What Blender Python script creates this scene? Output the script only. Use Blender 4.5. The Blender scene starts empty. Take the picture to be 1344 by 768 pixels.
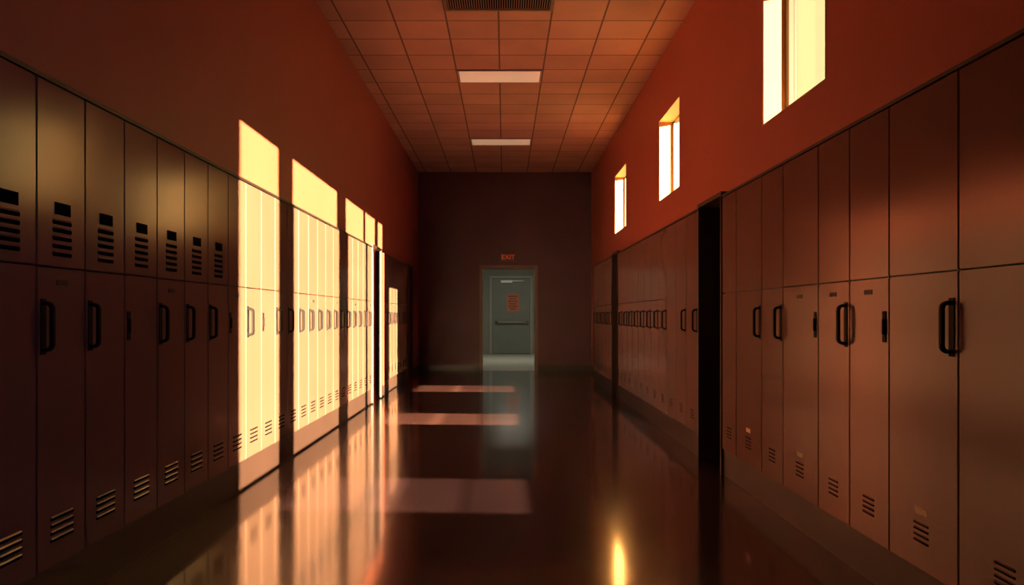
import bpy, bmesh, math, random
from mathutils import Vector
random.seed(4)
scene = bpy.context.scene
COL = scene.collection
scene.view_settings.view_transform = 'Standard'

# ---------------------------------------------------------------- parameters
H_CAM = 1.1
CEIL = 3.93
FAR = 15.07
WL, WR = -1.70, 1.718
LF, RF = -1.63, 1.50
LTOP, LSEAM, LBOT = 1.94, 1.275, 0.19
RTOP, RSEAM, RBOT = 1.915, 1.25, 0.18
K = 3.1            # depth travelled by sunlight per metre across the corridor
ELEV = math.radians(3.0)
HL = math.sqrt(1 + K * K)
DROP = math.tan(ELEV) * HL

# ---------------------------------------------------------------- materials
def mat(name, col, rough=0.5, metal=0.0, var=0.12, nscale=3.0, bump=0.0, bscale=60.0,
        rvar=0.0, emit=None, estr=0.0, spec=0.5, coat=0.0, stretch=None, detail=3, crough=0.12, cior=1.5):
    m = bpy.data.materials.new(name)
    m.use_nodes = True
    nt = m.node_tree
    b = nt.nodes["Principled BSDF"]
    b.inputs["Roughness"].default_value = rough
    b.inputs["Metallic"].default_value = metal
    b.inputs["Specular IOR Level"].default_value = spec
    b.inputs["Coat Weight"].default_value = coat
    b.inputs["Coat Roughness"].default_value = crough
    b.inputs["Coat IOR"].default_value = cior
    geo = nt.nodes.new("ShaderNodeNewGeometry")
    mp = nt.nodes.new("ShaderNodeMapping")
    if stretch:
        mp.inputs["Scale"].default_value = stretch
    nt.links.new(geo.outputs["Position"], mp.inputs["Vector"])
    n = nt.nodes.new("ShaderNodeTexNoise")
    n.inputs["Scale"].default_value = nscale
    n.inputs["Detail"].default_value = detail
    nt.links.new(mp.outputs[0], n.inputs["Vector"])
    r = nt.nodes.new("ShaderNodeValToRGB")
    r.color_ramp.elements[0].position = 0.25
    r.color_ramp.elements[1].position = 0.75
    r.color_ramp.elements[0].color = [c * (1 - var) for c in col] + [1]
    r.color_ramp.elements[1].color = [min(1, c * (1 + var)) for c in col] + [1]
    nt.links.new(n.outputs["Fac"], r.inputs["Fac"])
    nt.links.new(r.outputs["Color"], b.inputs["Base Color"])
    if rvar:
        mr = nt.nodes.new("ShaderNodeMapRange")
        mr.inputs["To Min"].default_value = max(0.02, rough - rvar)
        mr.inputs["To Max"].default_value = rough + rvar
        nt.links.new(n.outputs["Fac"], mr.inputs["Value"])
        nt.links.new(mr.outputs[0], b.inputs["Roughness"])
    if bump:
        n2 = nt.nodes.new("ShaderNodeTexNoise")
        n2.inputs["Scale"].default_value = bscale
        nt.links.new(geo.outputs["Position"], n2.inputs["Vector"])
        bp = nt.nodes.new("ShaderNodeBump")
        bp.inputs["Strength"].default_value = bump
        bp.inputs["Distance"].default_value = 0.01
        nt.links.new(n2.outputs["Fac"], bp.inputs["Height"])
        nt.links.new(bp.outputs[0], b.inputs["Normal"])
    if emit:
        b.inputs["Emission Color"].default_value = list(emit) + [1]
        b.inputs["Emission Strength"].default_value = estr
    return m

def tile_mat(name, col, line, x0, px, y0, py, lw, rough, tvar, rvar=0.0, bump=0.0, noise=0.1, **kw):
    m = mat(name, col, rough=rough, var=noise, nscale=2.0, bump=bump, bscale=90, rvar=rvar, **kw)
    nt = m.node_tree
    b = nt.nodes["Principled BSDF"]
    ramp = [n for n in nt.nodes if n.type == 'VALTORGB'][0]
    geo = nt.nodes.new("ShaderNodeNewGeometry")
    sep = nt.nodes.new("ShaderNodeSeparateXYZ")
    nt.links.new(geo.outputs["Position"], sep.inputs[0])
    def M(op, a, bb=None):
        n = nt.nodes.new("ShaderNodeMath"); n.operation = op
        for i, v in enumerate((a, bb)):
            if v is None: continue
            if isinstance(v, (int, float)): n.inputs[i].default_value = v
            else: nt.links.new(v, n.inputs[i])
        return n.outputs[0]
    gx = M('DIVIDE', M('SUBTRACT', sep.outputs[0], x0), px)
    gy = M('DIVIDE', M('SUBTRACT', sep.outputs[1], y0), py)
    fx = M('ABSOLUTE', M('SUBTRACT', M('FRACT', gx), 0.5))
    fy = M('ABSOLUTE', M('SUBTRACT', M('FRACT', gy), 0.5))
    lx = M('GREATER_THAN', fx, 0.5 - lw / px)
    ly = M('GREATER_THAN', fy, 0.5 - lw / py)
    ln = M('MAXIMUM', lx, ly)
    cmb = nt.nodes.new("ShaderNodeCombineXYZ")
    nt.links.new(M('FLOOR', gx), cmb.inputs[0]); nt.links.new(M('FLOOR', gy), cmb.inputs[1])
    wn = nt.nodes.new("ShaderNodeTexWhiteNoise"); nt.links.new(cmb.outputs[0], wn.inputs["Vector"])
    v = M('ADD', M('MULTIPLY', wn.outputs["Value"], 2 * tvar), 1 - tvar)
    hsv = nt.nodes.new("ShaderNodeHueSaturation")
    nt.links.new(v, hsv.inputs["Value"]); nt.links.new(ramp.outputs["Color"], hsv.inputs["Color"])
    mx = nt.nodes.new("ShaderNodeMix"); mx.data_type = 'RGBA'
    nt.links.new(ln, mx.inputs["Factor"]); nt.links.new(hsv.outputs[0], mx.inputs["A"])
    mx.inputs["B"].default_value = list(line) + [1]
    nt.links.new(mx.outputs["Result"], b.inputs["Base Color"])
    return m

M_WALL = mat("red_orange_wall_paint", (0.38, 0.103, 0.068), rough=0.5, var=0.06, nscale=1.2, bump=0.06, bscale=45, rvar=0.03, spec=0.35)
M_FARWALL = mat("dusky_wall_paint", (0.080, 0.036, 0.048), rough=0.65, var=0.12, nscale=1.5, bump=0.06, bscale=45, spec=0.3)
M_LOCK = mat("brown_locker_enamel", (0.18, 0.100, 0.079), rough=0.19, metal=0.0, var=0.05, nscale=1.8, rvar=0.03, detail=1, spec=0.26)
M_LBODY = mat("locker_carcass_steel", (0.022, 0.014, 0.013), rough=0.6, metal=0.2)
M_BLACK = mat("black_handle_plastic", (0.008, 0.007, 0.009), rough=0.6, var=0.1, spec=0.08)
M_SLOT = mat("dark_louver_gap", (0.005, 0.004, 0.005), rough=0.9, spec=0.02)
M_BASE = mat("brown_rubber_baseboard", (0.05, 0.025, 0.022), rough=0.5, var=0.12)
M_TRIM = mat("dark_brown_trim", (0.018, 0.010, 0.011), rough=0.5)
M_DOOR = mat("dark_brown_door", (0.025, 0.014, 0.015), rough=0.5, var=0.2, nscale=6, stretch=(4, 4, 0.6))
M_REVEAL = mat("cream_window_reveal", (0.60, 0.36, 0.15), rough=0.6, var=0.05)
M_WFRAME = mat("bronze_window_frame", (0.09, 0.05, 0.03), rough=0.5, metal=0.2)
M_CEIL = tile_mat("acoustic_ceiling_tile", (0.42, 0.235, 0.20), (0.11, 0.055, 0.048), -0.055, 0.5, 8.77, 0.485, 0.009, 0.75, 0.10, bump=0.25)
M_FLOOR = tile_mat("polished_floor_tile", (0.050, 0.033, 0.045), (0.034, 0.022, 0.030), 0.0, 0.61, 0.3, 0.61, 0.0025, 0.2, 0.06, rvar=0.03, noise=0.15, coat=1.0, crough=0.095, cior=1.8)
M_VFLOOR = mat("pale_vestibule_floor", (0.55, 0.55, 0.48), rough=0.35)
M_LENS = mat("cream_light_diffuser", (0.80, 0.62, 0.46), rough=0.5, var=0.03, emit=(1.0, 0.66, 0.42), estr=0.28)  # slight glow put in for the light the panel reflects
M_LFRAME = mat("painted_light_frame", (0.35, 0.22, 0.18), rough=0.5)
M_GRILLE = mat("grey_vent_metal", (0.20, 0.14, 0.12), rough=0.5, metal=0.4)
M_VWALL = mat("grey_vestibule_paint", (0.28, 0.28, 0.24), rough=0.6, var=0.06)
M_VDOOR = mat("grey_door_enamel", (0.25, 0.265, 0.235), rough=0.4, var=0.06)
M_VFRAME = mat("grey_door_frame", (0.40, 0.40, 0.35), rough=0.5, var=0.05)
M_STEEL = mat("brushed_steel", (0.5, 0.5, 0.46), rough=0.35, metal=0.9, var=0.05)
M_SIGN = mat("exit_sign_housing", (0.06, 0.022, 0.022), rough=0.5)
M_RED = mat("exit_letter_red", (0.5, 0.05, 0.03), rough=0.5, emit=(1, 0.08, 0.03), estr=0.22)
M_POST = mat("orange_poster_paper", (0.62, 0.22, 0.12), rough=0.7, var=0.1)
M_POSTD = mat("dark_orange_ink", (0.36, 0.08, 0.04), rough=0.7)
M_TAG = mat("cream_paper_tag", (0.75, 0.6, 0.42), rough=0.6, var=0.05)
M_FRAME = mat("brown_door_casing", (0.13, 0.08, 0.07), rough=0.5)
M_EXT = mat("grey_added_canopy", (0.12, 0.11, 0.11), rough=0.9)  # used only for the added canopy out of view

def glass(name, tint):
    m = bpy.data.materials.new(name); m.use_nodes = True
    nt = m.node_tree
    for n in list(nt.nodes): nt.nodes.remove(n)
    o = nt.nodes.new("ShaderNodeOutputMaterial"); t = nt.nodes.new("ShaderNodeBsdfTransparent")
    g = nt.nodes.new("ShaderNodeBsdfGlossy"); g.inputs["Roughness"].default_value = 0.03
    mx = nt.nodes.new("ShaderNodeMixShader"); mx.inputs[0].default_value = 0.05
    t.inputs[0].default_value = tint
    nt.links.new(t.outputs[0], mx.inputs[1]); nt.links.new(g.outputs[0], mx.inputs[2]); nt.links.new(mx.outputs[0], o.inputs[0])
    return m
M_GLASS = glass("clear_window_glass", (1, 0.97, 0.92, 1))
# two faces per pane, so the tint acts twice
M_GLASS_T = glass("sun_dimming_window_glass", (0.47, 0.48, 0.52, 1))  # tint added to weaken the sun patch on the near floor

# ---------------------------------------------------------------- mesh helpers
def bm_box(bm, x0, x1, y0, y1, z0, z1, mi=0):
    x0, x1 = sorted((x0, x1)); y0, y1 = sorted((y0, y1)); z0, z1 = sorted((z0, z1))
    v = [bm.verts.new(p) for p in ((x0,y0,z0),(x1,y0,z0),(x1,y1,z0),(x0,y1,z0),(x0,y0,z1),(x1,y0,z1),(x1,y1,z1),(x0,y1,z1))]
    for q in ((0,3,2,1),(4,5,6,7),(0,1,5,4),(1,2,6,5),(2,3,7,6),(3,0,4,7)):
        f = bm.faces.new([v[i] for i in q]); f.material_index = mi
    return v

def mesh_from(bm, name, mats, bevel=0.0, smooth=False):
    if bevel:
        bmesh.ops.bevel(bm, geom=list(bm.edges), offset=bevel, segments=2, affect='EDGES', clamp_overlap=True)
    bmesh.ops.recalc_face_normals(bm, faces=bm.faces)
    me = bpy.data.meshes.new(name)
    bm.to_mesh(me); bm.free()
    for m in mats: me.materials.append(m)
    if smooth:
        for p in me.polygons: p.use_smooth = True
    return me

def boxes_mesh(name, boxes, mats, bevel=0.0):
    bm = bmesh.new()
    for b in boxes: bm_box(bm, *b)
    return mesh_from(bm, name, mats, bevel)

def add(name, me, parent=None, loc=(0, 0, 0)):
    o = bpy.data.objects.new(name, me)
    COL.objects.link(o)
    o.location = loc
    if parent: o.parent = parent
    return o

def struct(name, boxes, m, label=None, category=None, bevel=0.0):
    o = add(name, boxes_mesh(name, boxes, m if isinstance(m, list) else [m], bevel))
    o["kind"] = "structure"
    if label: o["label"] = label
    if category: o["category"] = category
    return o

def empty(name, loc, label, category, group=None):
    o = bpy.data.objects.new(name, None); COL.objects.link(o)
    o.location = loc; o.empty_display_size = 0.1
    o["label"] = label; o["category"] = category
    if group: o["group"] = group
    return o

# ---------------------------------------------------------------- room shell
struct("floor", [(-2.2, 2.0, -7.2, FAR + 0.1, -0.1, 0.0)], M_FLOOR, "dark polished tile floor reflecting the sunlit lockers", "floor")
struct("floor_vestibule", [(-1.3, 1.7, FAR + 0.1, 22.2, -0.1, 0.0)], M_VFLOOR, "pale tile floor of the vestibule", "floor")
struct("ceiling", [(-2.2, 2.0, -7.2, FAR + 0.2, CEIL, CEIL + 0.12)], M_CEIL, "suspended ceiling of square acoustic tiles", "ceiling")

LSTART = 2.655 - 0.307 * 4
LEND = 2.655 + 0.307 * 22
L2S, L2E = 10.45, 10.45 + 8 * 0.306
struct("wall_left", [
    (WL, -2.2, -7.2, FAR + 0.2, LTOP, CEIL),
    (-2.035, -2.2, -7.2, FAR + 0.2, 0, LTOP),
    (WL, -2.035, -7.2, LSTART - 0.004, 0, LTOP),
    (-1.645, -2.035, 10.11, L2S - 0.003, 0, LTOP),
    (-1.66, -2.035, L2E + 0.003, 12.99, 0, LTOP),
    (WL, -2.035, 13.70, FAR + 0.2, 0, LTOP),
], M_WALL, "red-orange painted wall above the lockers", "wall")

WINS = [(4.07, 5.07), (7.47, 8.46), (10.75, 11.85)]
WZ0, WZ1 = 2.36, 3.25
rb = []
edges = [2.04] + [e for w in WINS for e in w] + [FAR + 0.2]
for i in range(0, len(edges), 2):
    rb.append((WR, 1.918, edges[i], edges[i + 1], RTOP, CEIL))
for w in WINS:
    rb.append((WR, 1.918, w[0], w[1], RTOP, WZ0))
    rb.append((WR, 1.918, w[0], w[1], WZ1, CEIL))
    rb.append((1.918, 1.722 + (w[1] - w[0]) / K, w[0] - 0.04, w[0], WZ0 - 0.3, WZ1 + 0.3))   # unseen fin added outside to stop low sun entering the window
rb += [
    (1.905, 2.0, 2.04, FAR + 0.2, 0, RTOP),
    (RF, 1.905, 2.04, 2.048, 0, RTOP),
    (WR, 1.905, 12.88, FAR + 0.2, 0, RTOP),
]
# thin wall beside / behind the viewer, openings added to shape the sun patches
def slot(d0, d1, xl=LF):
    s = (WR - xl) * K
    return d0 - s, d1 - s
SL = [slot(4.644, 5.507), slot(5.863, 7.51), slot(7.913, 8.956), slot(9.056, 9.76), slot(9.98, 10.38), slot(10.86, 11.75, -1.65)]
TOPS = [2.36 + DROP * 3.4] * 5 + [1.50 + DROP * 3.37]
SILL = DROP * 3.35 + 0.02
yy = -7.2
for (a, b), t in zip(SL, TOPS):
    rb.append((WR, WR + 0.015, yy, a, 0, CEIL))
    rb.append((WR, WR + 0.015, a, b, 0, SILL))
    rb.append((WR, WR + 0.015, a, b, t, CEIL))
    yy = b
rb.append((WR, WR + 0.015, yy, 2.04, 0, CEIL))
rb.append((WR + 0.015, 1.918, 2.03, 2.04, 0, CEIL))
struct("wall_right", rb, M_WALL, "red-orange painted wall with high square windows", "wall")
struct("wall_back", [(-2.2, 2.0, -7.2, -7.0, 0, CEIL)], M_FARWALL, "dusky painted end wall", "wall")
struct("added_sun_canopy", [(WR + 0.016, 5.8, -8.5, 2.0, 3.95, 4.03)], M_EXT, "unseen canopy added to keep steep sun out of the wall openings", "canopy")  # added out of view only to block the steep suns

DX0, DX1, DZ = -0.43, 0.60, 2.02
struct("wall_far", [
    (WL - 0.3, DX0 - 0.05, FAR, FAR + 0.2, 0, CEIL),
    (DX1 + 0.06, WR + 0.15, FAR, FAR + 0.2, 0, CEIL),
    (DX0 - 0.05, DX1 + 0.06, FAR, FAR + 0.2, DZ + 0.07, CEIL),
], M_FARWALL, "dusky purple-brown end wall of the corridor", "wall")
struct("trim_1", [
    (DX0 - 0.06, DX0, FAR - 0.025, FAR + 0.21, 0, DZ),
    (DX1, DX1 + 0.06, FAR - 0.025, FAR + 0.21, 0, DZ),
    (DX0 - 0.06, DX1 + 0.06, FAR - 0.025, FAR + 0.21, DZ, DZ + 0.07),
], M_FRAME, "brown metal casing around the open end doorway", "door frame")

# vestibule behind the end doorway
VE = 21.6
struct("wall_vestibule_left", [(-0.95, -0.85, FAR + 0.2, VE, 0, 2.9)], M_VWALL, "grey vestibule side wall", "wall")
struct("wall_vestibule_right", [(1.25, 1.35, FAR + 0.2, VE, 0, 2.9)], M_VWALL, "grey vestibule side wall", "wall")
struct("wall_vestibule_far", [(-0.95, -0.42, VE, VE + 0.15, 0, 2.9), (0.80, 1.35, VE, VE + 0.15, 0, 2.9), (-0.42, 0.80, VE, VE + 0.15, 2.22, 2.9),
                              (-0.95, 1.35, VE + 0.15, VE + 0.2, 0, 2.9)], M_VWALL, "grey vestibule end wall", "wall")  # last box: unseen backing added to block sky light through door gaps
struct("ceiling_vestibule", [(-0.95, 1.35, FAR + 0.2, VE + 0.15, 2.9, 3.0)], M_VWALL, "grey vestibule ceiling", "ceiling")
struct("trim_2", [(-0.42, -0.35, VE - 0.03, VE + 0.1, 0, 2.15), (0.73, 0.80, VE - 0.03, VE + 0.1, 0, 2.15), (-0.42, 0.80, VE - 0.03, VE + 0.1, 2.15, 2.22)], M_VFRAME, "grey metal frame around the vestibule door", "door frame")
d = struct("door_1", [(-0.345, 0.725, VE, VE + 0.05, 0.01, 2.145)], M_VDOOR, "grey metal door with push bar and orange notice", "door", bevel=0.004)
pb = add("push_bar", boxes_mesh("push_bar", [(-0.25, 0.66, VE - 0.09, VE - 0.05, 0.88, 0.94), (-0.25, -0.19, VE - 0.09, VE - 0.001, 0.87, 0.95), (0.60, 0.66, VE - 0.09, VE - 0.001, 0.87, 0.95)], [M_STEEL], 0.006), d)
pb["label"] = "brushed steel push bar"
dc = add("door_closer", boxes_mesh("door_closer", [(-0.1, 0.22, VE - 0.07, VE - 0.001, 2.02, 2.09), (0.22, 0.55, VE - 0.09, VE - 0.07, 2.06, 2.08)], [M_STEEL], 0.005), d)
nb = [(0.06, 0.42, VE - 0.008, VE - 0.001, 1.2, 1.72, 0)]
for i in range(6):
    w_ = [0.26, 0.2, 0.28, 0.22, 0.26, 0.16][i]
    nb.append((0.24 - w_ / 2, 0.24 + w_ / 2, VE - 0.010, VE - 0.008, 1.62 - i * 0.07, 1.655 - i * 0.07, 1))
po = add("notice", boxes_mesh("notice", nb, [M_POST, M_POSTD]), d)
po["label"] = "orange printed notice taped on the door"

# doors in side recesses
def side_door(name, sgn, face, back, y0, y1, ztop):
    o = struct(name, [(back, back + sgn * 0.04, y0 + 0.05, y1 - 0.05, 0.01, ztop - 0.06)], M_DOOR,
               "dark brown flush door set back between the lockers", "door", bevel=0.003)
    kn = bmesh.new()
    bmesh.ops.create_uvsphere(kn, u_segments=16, v_segments=10, radius=0.028)
    for v in kn.verts: v.co.x *= 0.8; v.co += Vector((back - sgn * 0.05, y0 + 0.11, 0.95))
    r = bmesh.ops.create_cone(kn, segments=12, radius1=0.012, radius2=0.012, depth=0.05, cap_ends=True)
    for v in r['verts']:
        v.co = Vector((v.co.z, v.co.y, v.co.x)) + Vector((back - sgn * 0.0255, y0 + 0.11, 0.95))
    add("door_knob", mesh_from(kn, "door_knob", [M_STEEL], smooth=True), o)
    return o
def casing(name, sgn, face, back, y0, y1, ztop):
    f = face - sgn * 0.008
    return struct(name, [(f, back, y1 - 0.035, y1, 0, ztop), (f, back, y0, y0 + 0.02, 0, ztop),
                         (f, back, y0, y1, ztop, ztop + 0.03)], M_TRIM, "dark brown door casing beside the lockers", "door frame")
side_door("door_2", -1, LF, -1.97, LEND + 0.01, 10.105, 1.94)
casing("trim_3", -1, LF, WL, LEND + 0.004, 10.106, 1.95)
side_door("door_3", -1, LF, -1.97, 12.995, 13.695, 1.94)
casing("trim_4", -1, -1.65, WL, 12.995, 13.695, 1.95)
RG1 = [2.05, 2.517, 2.97, 3.31, 3.64, 4.10, 4.44, 4.93, 5.245]
R2S, R2E = 5.90, 5.90 + 11 * 0.379
R3S, R3E = 10.62, 10.62 + 5 * 0.45
side_door("door_4", 1, RF, 1.86, 5.25, 5.89, 1.93)
casing("trim_5", 1, RF, WR, 5.25, 5.895, 1.925)
side_door("door_5", 1, RF, 1.86, R2E + 0.01, R3S - 0.01, 1.93)
casing("trim_6", 1, RF, WR, R2E + 0.004, R3S - 0.004, 1.925)

# baseboards
struct("baseboard_left", [(LF - 0.012, -2.03, LSTART, LEND, 0, LBOT - 0.002), (-1.662, -2.03, L2S, L2E, 0, LBOT - 0.002),
                          (-1.637, -1.645, 10.11, L2S, 0, 0.15), (WL + 0.012, WL, 13.70, FAR, 0, 0.12)], M_BASE, "brown baseboard plinth under the lockers", "baseboard")
struct("baseboard_right", [(RF + 0.012, 1.90, RG1[0], RG1[-1], 0, RBOT - 0.002), (RF + 0.012, 1.90, R2S, R2E, 0, RBOT - 0.002),
                           (RF + 0.012, 1.90, R3S, R3E, 0, RBOT - 0.002), (WR - 0.012, WR, 12.88, FAR, 0, 0.12)], M_TRIM, "dark baseboard plinth under the lockers", "baseboard")
struct("baseboard_far", [(WL, DX0 - 0.06, FAR - 0.015, FAR, 0, 0.12), (DX1 + 0.06, WR, FAR - 0.015, FAR, 0, 0.12)], M_TRIM, "dark baseboard along the end wall", "baseboard")
struct("trim_7", [(LF + 0.004, WL, LSTART, LEND, LTOP, LTOP + 0.016), (-1.646, WL, L2S, L2E, LTOP, LTOP + 0.016)], M_TRIM, "thin dark cap strip over the lockers", "trim")
struct("trim_8", [(RF - 0.004, WR, RG1[0], RG1[-1], RTOP, RTOP + 0.014), (RF - 0.004, WR, R2S, R2E, RTOP, RTOP + 0.014), (RF - 0.004, WR, R3S, R3E, RTOP, RTOP + 0.014)], M_TRIM, "thin dark cap strip over the lockers", "trim")

# windows
for i, (a, b) in enumerate(WINS):
    e = empty("window_%d" % (i + 1), (1.88, (a + b) / 2, WZ0), "square high window with deep sunlit reveal", "window")
    e["kind"] = "structure"
    hw = (b - a) / 2; hh = WZ1 - WZ0; t = 0.05
    add("window_frame", boxes_mesh("window_frame", [(-0.015, 0.035, -hw, -hw + t, 0, hh), (-0.015, 0.035, hw - t - 0.03, hw, 0, hh),
        (-0.015, 0.035, -hw, hw, 0, t * 0.6), (-0.015, 0.035, -hw, hw, hh - t * 0.6, hh)], [M_WFRAME]), e)
    add("window_glass", boxes_mesh("window_glass", [(0.015, 0.019, -hw + t, hw - t - 0.03, t * 0.6, hh - t * 0.6)], [M_GLASS_T if i == 0 else M_GLASS]), e)
    add("window_reveal", boxes_mesh("window_reveal", [(-0.165, -0.015, hw - 0.006, hw, 0, hh), (-0.165, -0.015, -hw, -hw + 0.006, 0, hh),
        (-0.165, -0.015, -hw, hw, 0, 0.006), (-0.165, -0.015, -hw, hw, hh - 0.006, hh)], [M_REVEAL]), e)

# ---------------------------------------------------------------- lockers
def stadium(bm, sg, a0, a1, z0, z1, d0, d1, mi=0, n=6):
    r = (z1 - z0) / 2; cz = (z0 + z1) / 2
    pts = []
    for i in range(n + 1):
        t = -math.pi / 2 + math.pi * i / n
        pts.append((a1 - r + r * math.cos(t), cz + r * math.sin(t)))
    for i in range(n + 1):
        t = math.pi / 2 + math.pi * i / n
        pts.append((a0 + r + r * math.cos(t), cz + r * math.sin(t)))
    A = [bm.verts.new((sg * d0, p[0], p[1])) for p in pts]
    B = [bm.verts.new((sg * d1, p[0], p[1])) for p in pts]
    f = bm.faces.new(A); f.material_index = mi
    f = bm.faces.new(B[::-1]); f.material_index = mi
    for i in range(len(pts)):
        j = (i + 1) % len(pts)
        f = bm.faces.new((A[i], A[j], B[j], B[i])); f.material_index = mi

_cache = {}
def cached(key, fn):
    if key not in _cache: _cache[key] = fn()
    return _cache[key]

def m_body(sg, w, bot, top, dep):
    return boxes_mesh("locker_body", [(sg * 0.02, sg * dep, -w / 2 + 0.001, w / 2 - 0.001, bot, top)], [M_LBODY])
def m_door(sg, w, z0, z1):
    return boxes_mesh("locker_door", [(0, sg * 0.0195, -w / 2 + 0.003, w / 2 - 0.003, z0, z1)], [M_LOCK], 0.003)
def m_vent(sg, a0, a1, z0, n, pitch, h):
    bm = bmesh.new()
    for i in range(n):
        z = z0 + i * pitch
        stadium(bm, sg, a0, a1, z, z + h, -0.0012, 0.003, 0)
        v0 = [(0, z + h * 0.85), (-0.004, z + h * 0.85), (-0.0008, z + h * 1.25), (0, z + h * 1.25)]
        A = [bm.verts.new((sg * p[0], a0 + 0.006, p[1])) for p in v0]
        B = [bm.verts.new((sg * p[0], a1 - 0.006, p[1])) for p in v0]
        f = bm.faces.new(A); f.material_index = 1
        f = bm.faces.new(B[::-1]); f.material_index = 1
        for k in range(4):
            l = (k + 1) % 4
            f = bm.faces.new((A[k], A[l], B[l], B[k])); f.material_index = 1
    return mesh_from(bm, "vent", [M_SLOT, M_LOCK])
def m_handle(sg, a, zc, hgt=0.165, out=0.034, wd=0.022, th=0.014):
    path = []
    R = 0.02; h = hgt / 2
    path.append((0.002, -h)); 
    for i in range(6):
        t = math.pi / 2 * i / 5
        path.append((-(out - R) - R * math.sin(t), -h + R - R * math.cos(t)))
    for i in range(6):
        t = math.pi / 2 * i / 5
        path.append((-(out - R) - R * math.cos(t), h - R + R * math.sin(t)))
    path.append((0.002, h))
    bm = bmesh.new(); rings = []
    for i, (x, z) in enumerate(path):
        p0 = Vector(path[max(0, i - 1)]); p1 = Vector(path[min(len(path) - 1, i + 1)])
        t = (p1 - p0).normalized(); nn = Vector((-t.y, t.x))
        ring = []
        for k in range(10):
            an = 2 * math.pi * k / 10
            ca, sa = math.cos(an), math.sin(an)
            ca = math.copysign(abs(ca) ** 0.6, ca); sa = math.copysign(abs(sa) ** 0.6, sa)
            q = Vector((x, z)) + nn * (th / 2 * ca)
            ring.append(bm.verts.new((sg * q.x, a + wd / 2 * sa, zc + q.y)))
        rings.append(ring)
    for r0, r1 in zip(rings, rings[1:]):
        for k in range(10):
            bm.faces.new((r0[k], r0[(k + 1) % 10], r1[(k + 1) % 10], r1[k]))
    bm.faces.new(rings[0]); bm.faces.new(rings[-1][::-1])
    # dark backing plate
    bm_box(bm, 0.001 * sg, -0.003 * sg, a - wd * 0.7, a + wd * 0.7, zc - h - 0.016, zc + h + 0.016)
    return mesh_from(bm, "handle", [M_BLACK], smooth=False)
def m_latch(sg, a, zc):
    bm = bmesh.new()
    bm_box(bm, sg * -0.003, sg * 0.002, a - 0.015, a + 0.015, zc - 0.062, zc + 0.062)
    bm_box(bm, sg * -0.010, sg * -0.003, a - 0.006, a + 0.006, zc - 0.03, zc + 0.03)
    return mesh_from(bm, "latch", [M_BLACK], 0.0015)
def m_box(nm, sg, a0, a1, z0, z1, th, m):
    return boxes_mesh(nm, [(-sg * th, sg * 0.001, a0, a1, z0, z1)], [m], 0.0008)

def locker(sg, face, y0, y1, bot, seam, top, kind='H', upvent=False, tag=False, plate=False, dep=0.40, label=None, group=None, lowvent=4):
    w = round(y1 - y0, 4)
    side = 'L' if sg < 0 else 'R'
    e = empty("locker", (face, (y0 + y1) / 2, 0), label, "locker", group)
    body = add("locker_body", cached(('b', side, w, dep), lambda: m_body(sg, w, bot, top, dep)), e)
    up = add("locker_door", cached(('u', side, w), lambda: m_door(sg, w, seam + 0.003, top - 0.004)), e)
    lo = add("locker_door", cached(('l', side, w), lambda: m_door(sg, w, bot + 0.003, seam - 0.003)), e)
    a = -w / 2 + 0.036
    if kind == 'H':
        add("handle", cached(('h', side, w), lambda: m_handle(sg, a, 1.06)), lo)
    elif kind == 'S':
        add("latch", cached(('s', side, w), lambda: m_latch(sg, a, 1.055)), lo)
    if lowvent:
        vw = min(0.05, w * 0.2) if sg > 0 else 0.075
        vz = bot + (0.09 if sg < 0 else 0.10)
        ph = (0.026, 0.013) if sg < 0 else (0.021, 0.008)
        add("vent", cached(('v', side, w, lowvent), lambda: m_vent(sg, -vw, vw, vz, lowvent, *ph)), lo)
    if upvent:
        add("vent", cached(('V', side, w), lambda: m_vent(sg, -0.062, 0.062, 1.315, 5, 0.029, 0.017)), up)
        c = add("card_holder", cached(('c', side, w), lambda: m_box("card_holder", sg, -0.045, 0.05, 1.468, 1.512, 0.004, M_SLOT)), up)
        c["label"] = "small black card holder"
    if tag:
        t = add("paper_tag", cached(('t', side, w), lambda: m_box("paper_tag", sg, -0.04, 0.04, bot + 0.20, bot + 0.225, 0.0015, M_TAG)), lo)
        t["label"] = "small cream paper tag"
    if plate:
        add("number_plate", cached(('p', side, w), lambda: m_box("number_plate", sg, -0.035, 0.035, seam - 0.065, seam - 0.045, 0.002, M_LBODY)), lo)
    return e

pat = "HHSHHHSHSHHHHHHHHHHHHH"
for i in range(-4, 22):
    y0 = 2.655 + 0.307 * i
    kd = pat[i] if i >= 0 else 'H'
    if i < 7: lab = "brown steel locker with louvered upper door in shade" if kd == 'H' else "brown steel locker with flat black latch in shade"
    elif i < 10 or 11 <= i < 16 : lab = "brown steel locker in full golden sunlight"
    else: lab = "brown steel two-door locker along sunlit wall"
    locker(-1, LF, y0, y0 + 0.307, LBOT, LSEAM, LTOP, kd, upvent=(i < 6), plate=(i % 3 == 0), label=lab, group="lockers along the sunlit wall")
for i in range(8):
    y0 = L2S + 0.306 * i
    locker(-1, -1.65, y0, y0 + 0.306, LBOT, LSEAM, LTOP, 'H', dep=0.38, label="brown steel locker beyond the doorway recess", group="lockers beyond the doorway on the sunlit side")
rk = ['H', 'H', 'S', 'H', 'S', 'H', 'H', 'N']
for i in range(8):
    locker(1, RF, RG1[i], RG1[i + 1], RBOT, RSEAM, RTOP, rk[i], tag=(i in (1, 4, 6)), plate=(i in (2, 3, 4)), lowvent=4,
           label="wide brown locker with cream tag near its base" if i in (1, 4, 6) else "plain brown locker glowing orange in bounced light",
           group="lockers under the high windows")
for i in range(11):
    y0 = R2S + 0.379 * i
    locker(1, RF, y0, y0 + 0.379, RBOT, RSEAM, RTOP, 'N' if i in (2, ) else 'H', label="orange-brown locker in row between two doorways", group="lockers between the doorways")
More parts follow.
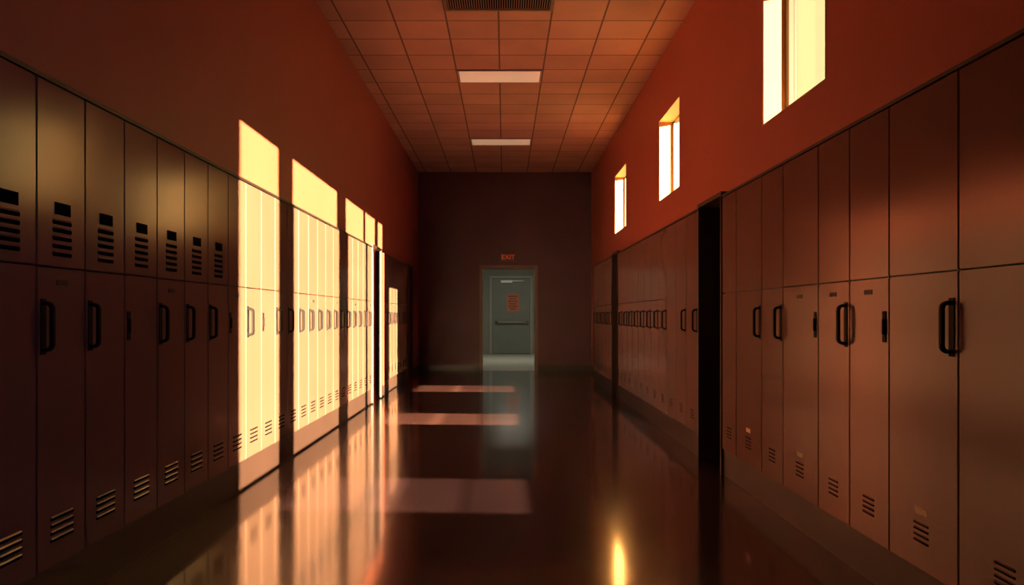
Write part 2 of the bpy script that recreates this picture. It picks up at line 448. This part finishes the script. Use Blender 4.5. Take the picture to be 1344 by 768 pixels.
for i in range(5):
    y0 = R3S + 0.45 * i
    locker(1, RF, y0, y0 + 0.45, RBOT, RSEAM, RTOP, 'H', label="brown locker near the end wall", group="lockers near the end wall")

# ---------------------------------------------------------------- ceiling fittings
for (y0, y1) in ((8.775, 9.25), (12.17, 12.645)):
    e = empty("ceiling_light", (-0.055, (y0 + y1) / 2, CEIL), "rectangular recessed ceiling light with cream diffuser", "ceiling light", "recessed ceiling lights")
    hy = (y1 - y0) / 2; hx = 0.495; t = 0.022
    add("light_frame", boxes_mesh("light_frame", [(-hx, -hx + t, -hy, hy, -0.014, 0), (hx - t, hx, -hy, hy, -0.014, 0), (-hx + t, hx - t, -hy, -hy + t, -0.014, 0), (-hx + t, hx - t, hy - t, hy, -0.014, 0)], [M_LFRAME]), e)
    add("light_diffuser", boxes_mesh("light_diffuser", [(-hx + t, hx - t, -hy + t, hy - t, -0.008, 0)], [M_LENS]), e)
e = empty("air_vent", (-0.05, 6.8, CEIL), "grey metal ceiling air vent grille", "air vent")
hx, hy, t = 0.5, 0.25, 0.03
add("vent_frame", boxes_mesh("vent_frame", [(-hx, -hx + t, -hy, hy, -0.016, 0), (hx - t, hx, -hy, hy, -0.016, 0), (-hx + t, hx - t, -hy, -hy + t, -0.016, 0), (-hx + t, hx - t, hy - t, hy, -0.016, 0)], [M_GRILLE]), e)
sl = [(-hx + t, hx - t, -hy + t, hy - t, -0.002, 0, 1)]
n = 44
for i in range(n):
    x = -hx + t + (i + 0.5) * (2 * hx - 2 * t) / n
    sl.append((x - 0.004, x + 0.004, -hy + t, hy - t, -0.013, -0.002, 0))
add("vent_slats", boxes_mesh("vent_slats", sl, [M_GRILLE, M_SLOT]), e)

# exit sign
e = empty("exit_sign", (0.075, FAR, 2.17), "small red exit sign above the end doorway", "exit sign")
add("sign_housing", boxes_mesh("sign_housing", [(-0.16, 0.16, -0.05, 0, 0, 0.16)], [M_SIGN], 0.005), e)
cu = bpy.data.curves.new("exit_text", 'FONT'); cu.body = "EXIT"; cu.size = 0.135; cu.align_x = 'CENTER'; cu.extrude = 0.002
tmp = bpy.data.objects.new("tmp", cu); COL.objects.link(tmp)
bpy.context.view_layer.update()
me = bpy.data.meshes.new_from_object(tmp.evaluated_get(bpy.context.evaluated_depsgraph_get()))
bpy.data.objects.remove(tmp)
me.materials.clear(); me.materials.append(M_RED)
t = add("exit_letters", me, e, (0, -0.053, 0.035)); t.rotation_euler = (math.radians(90), 0, 0)

# ---------------------------------------------------------------- light
def sun(name, direction, energy, col, angle):
    l = bpy.data.lights.new(name, 'SUN'); l.energy = energy; l.color = col; l.angle = math.radians(angle)
    o = bpy.data.objects.new(name, l); COL.objects.link(o)
    o.rotation_euler = Vector(direction).to_track_quat('-Z', 'Y').to_euler()
    o.location = (6, -6, 6)
    return o
sun("low_sun", (-1, K, -DROP), 135, (1.0, 0.70, 0.34), 0.12)
sun("added_stripe_sun", (-1, 0.06, -1.0), 85, (1.0, 0.50, 0.2), 1.5)  # three extra suns added to make the floor stripes
sun("added_stripe_sun", (-1, 0.06, -1.2), 65, (1.0, 0.50, 0.2), 1.5)
sun("added_stripe_sun", (-1, 0.06, -1.5), 52, (1.0, 0.50, 0.2), 1.5)
l = bpy.data.lights.new("vestibule_lamp", 'AREA'); l.energy = 30; l.size = 0.8; l.color = (1.0, 0.92, 0.74)
o = bpy.data.objects.new("vestibule_lamp", l); COL.objects.link(o); o.location = (0.2, 18.6, 2.85)

w = bpy.data.worlds.new("World"); scene.world = w; w.use_nodes = True
nt = w.node_tree; bg = nt.nodes["Background"]
tc = nt.nodes.new("ShaderNodeTexCoord"); sp = nt.nodes.new("ShaderNodeSeparateXYZ")
nt.links.new(tc.outputs["Generated"], sp.inputs[0])
mr = nt.nodes.new("ShaderNodeMapRange"); mr.interpolation_type = 'SMOOTHSTEP'
mr.inputs["From Min"].default_value = 0.0; mr.inputs["From Max"].default_value = 0.6
nt.links.new(sp.outputs[1], mr.inputs["Value"])
mx = nt.nodes.new("ShaderNodeMix"); mx.data_type = 'RGBA'
nt.links.new(mr.outputs[0], mx.inputs["Factor"])
mx.inputs["A"].default_value = (0.04, 0.14, 0.55, 1)
mx.inputs["B"].default_value = (5.2, 4.1, 1.5, 1)
nt.links.new(mx.outputs["Result"], bg.inputs["Color"])

# ---------------------------------------------------------------- camera
cam = bpy.data.cameras.new("camera"); co = bpy.data.objects.new("camera", cam); COL.objects.link(co)
co.location = (0, 0, H_CAM); co.rotation_euler = (math.radians(90), 0, 0)
cam.sensor_width = 36; cam.lens = 36 * 1000 / 1344
cam.shift_x = 10 / 1344; cam.shift_y = 30 / 1344
cam.clip_start = 0.05
scene.camera = co
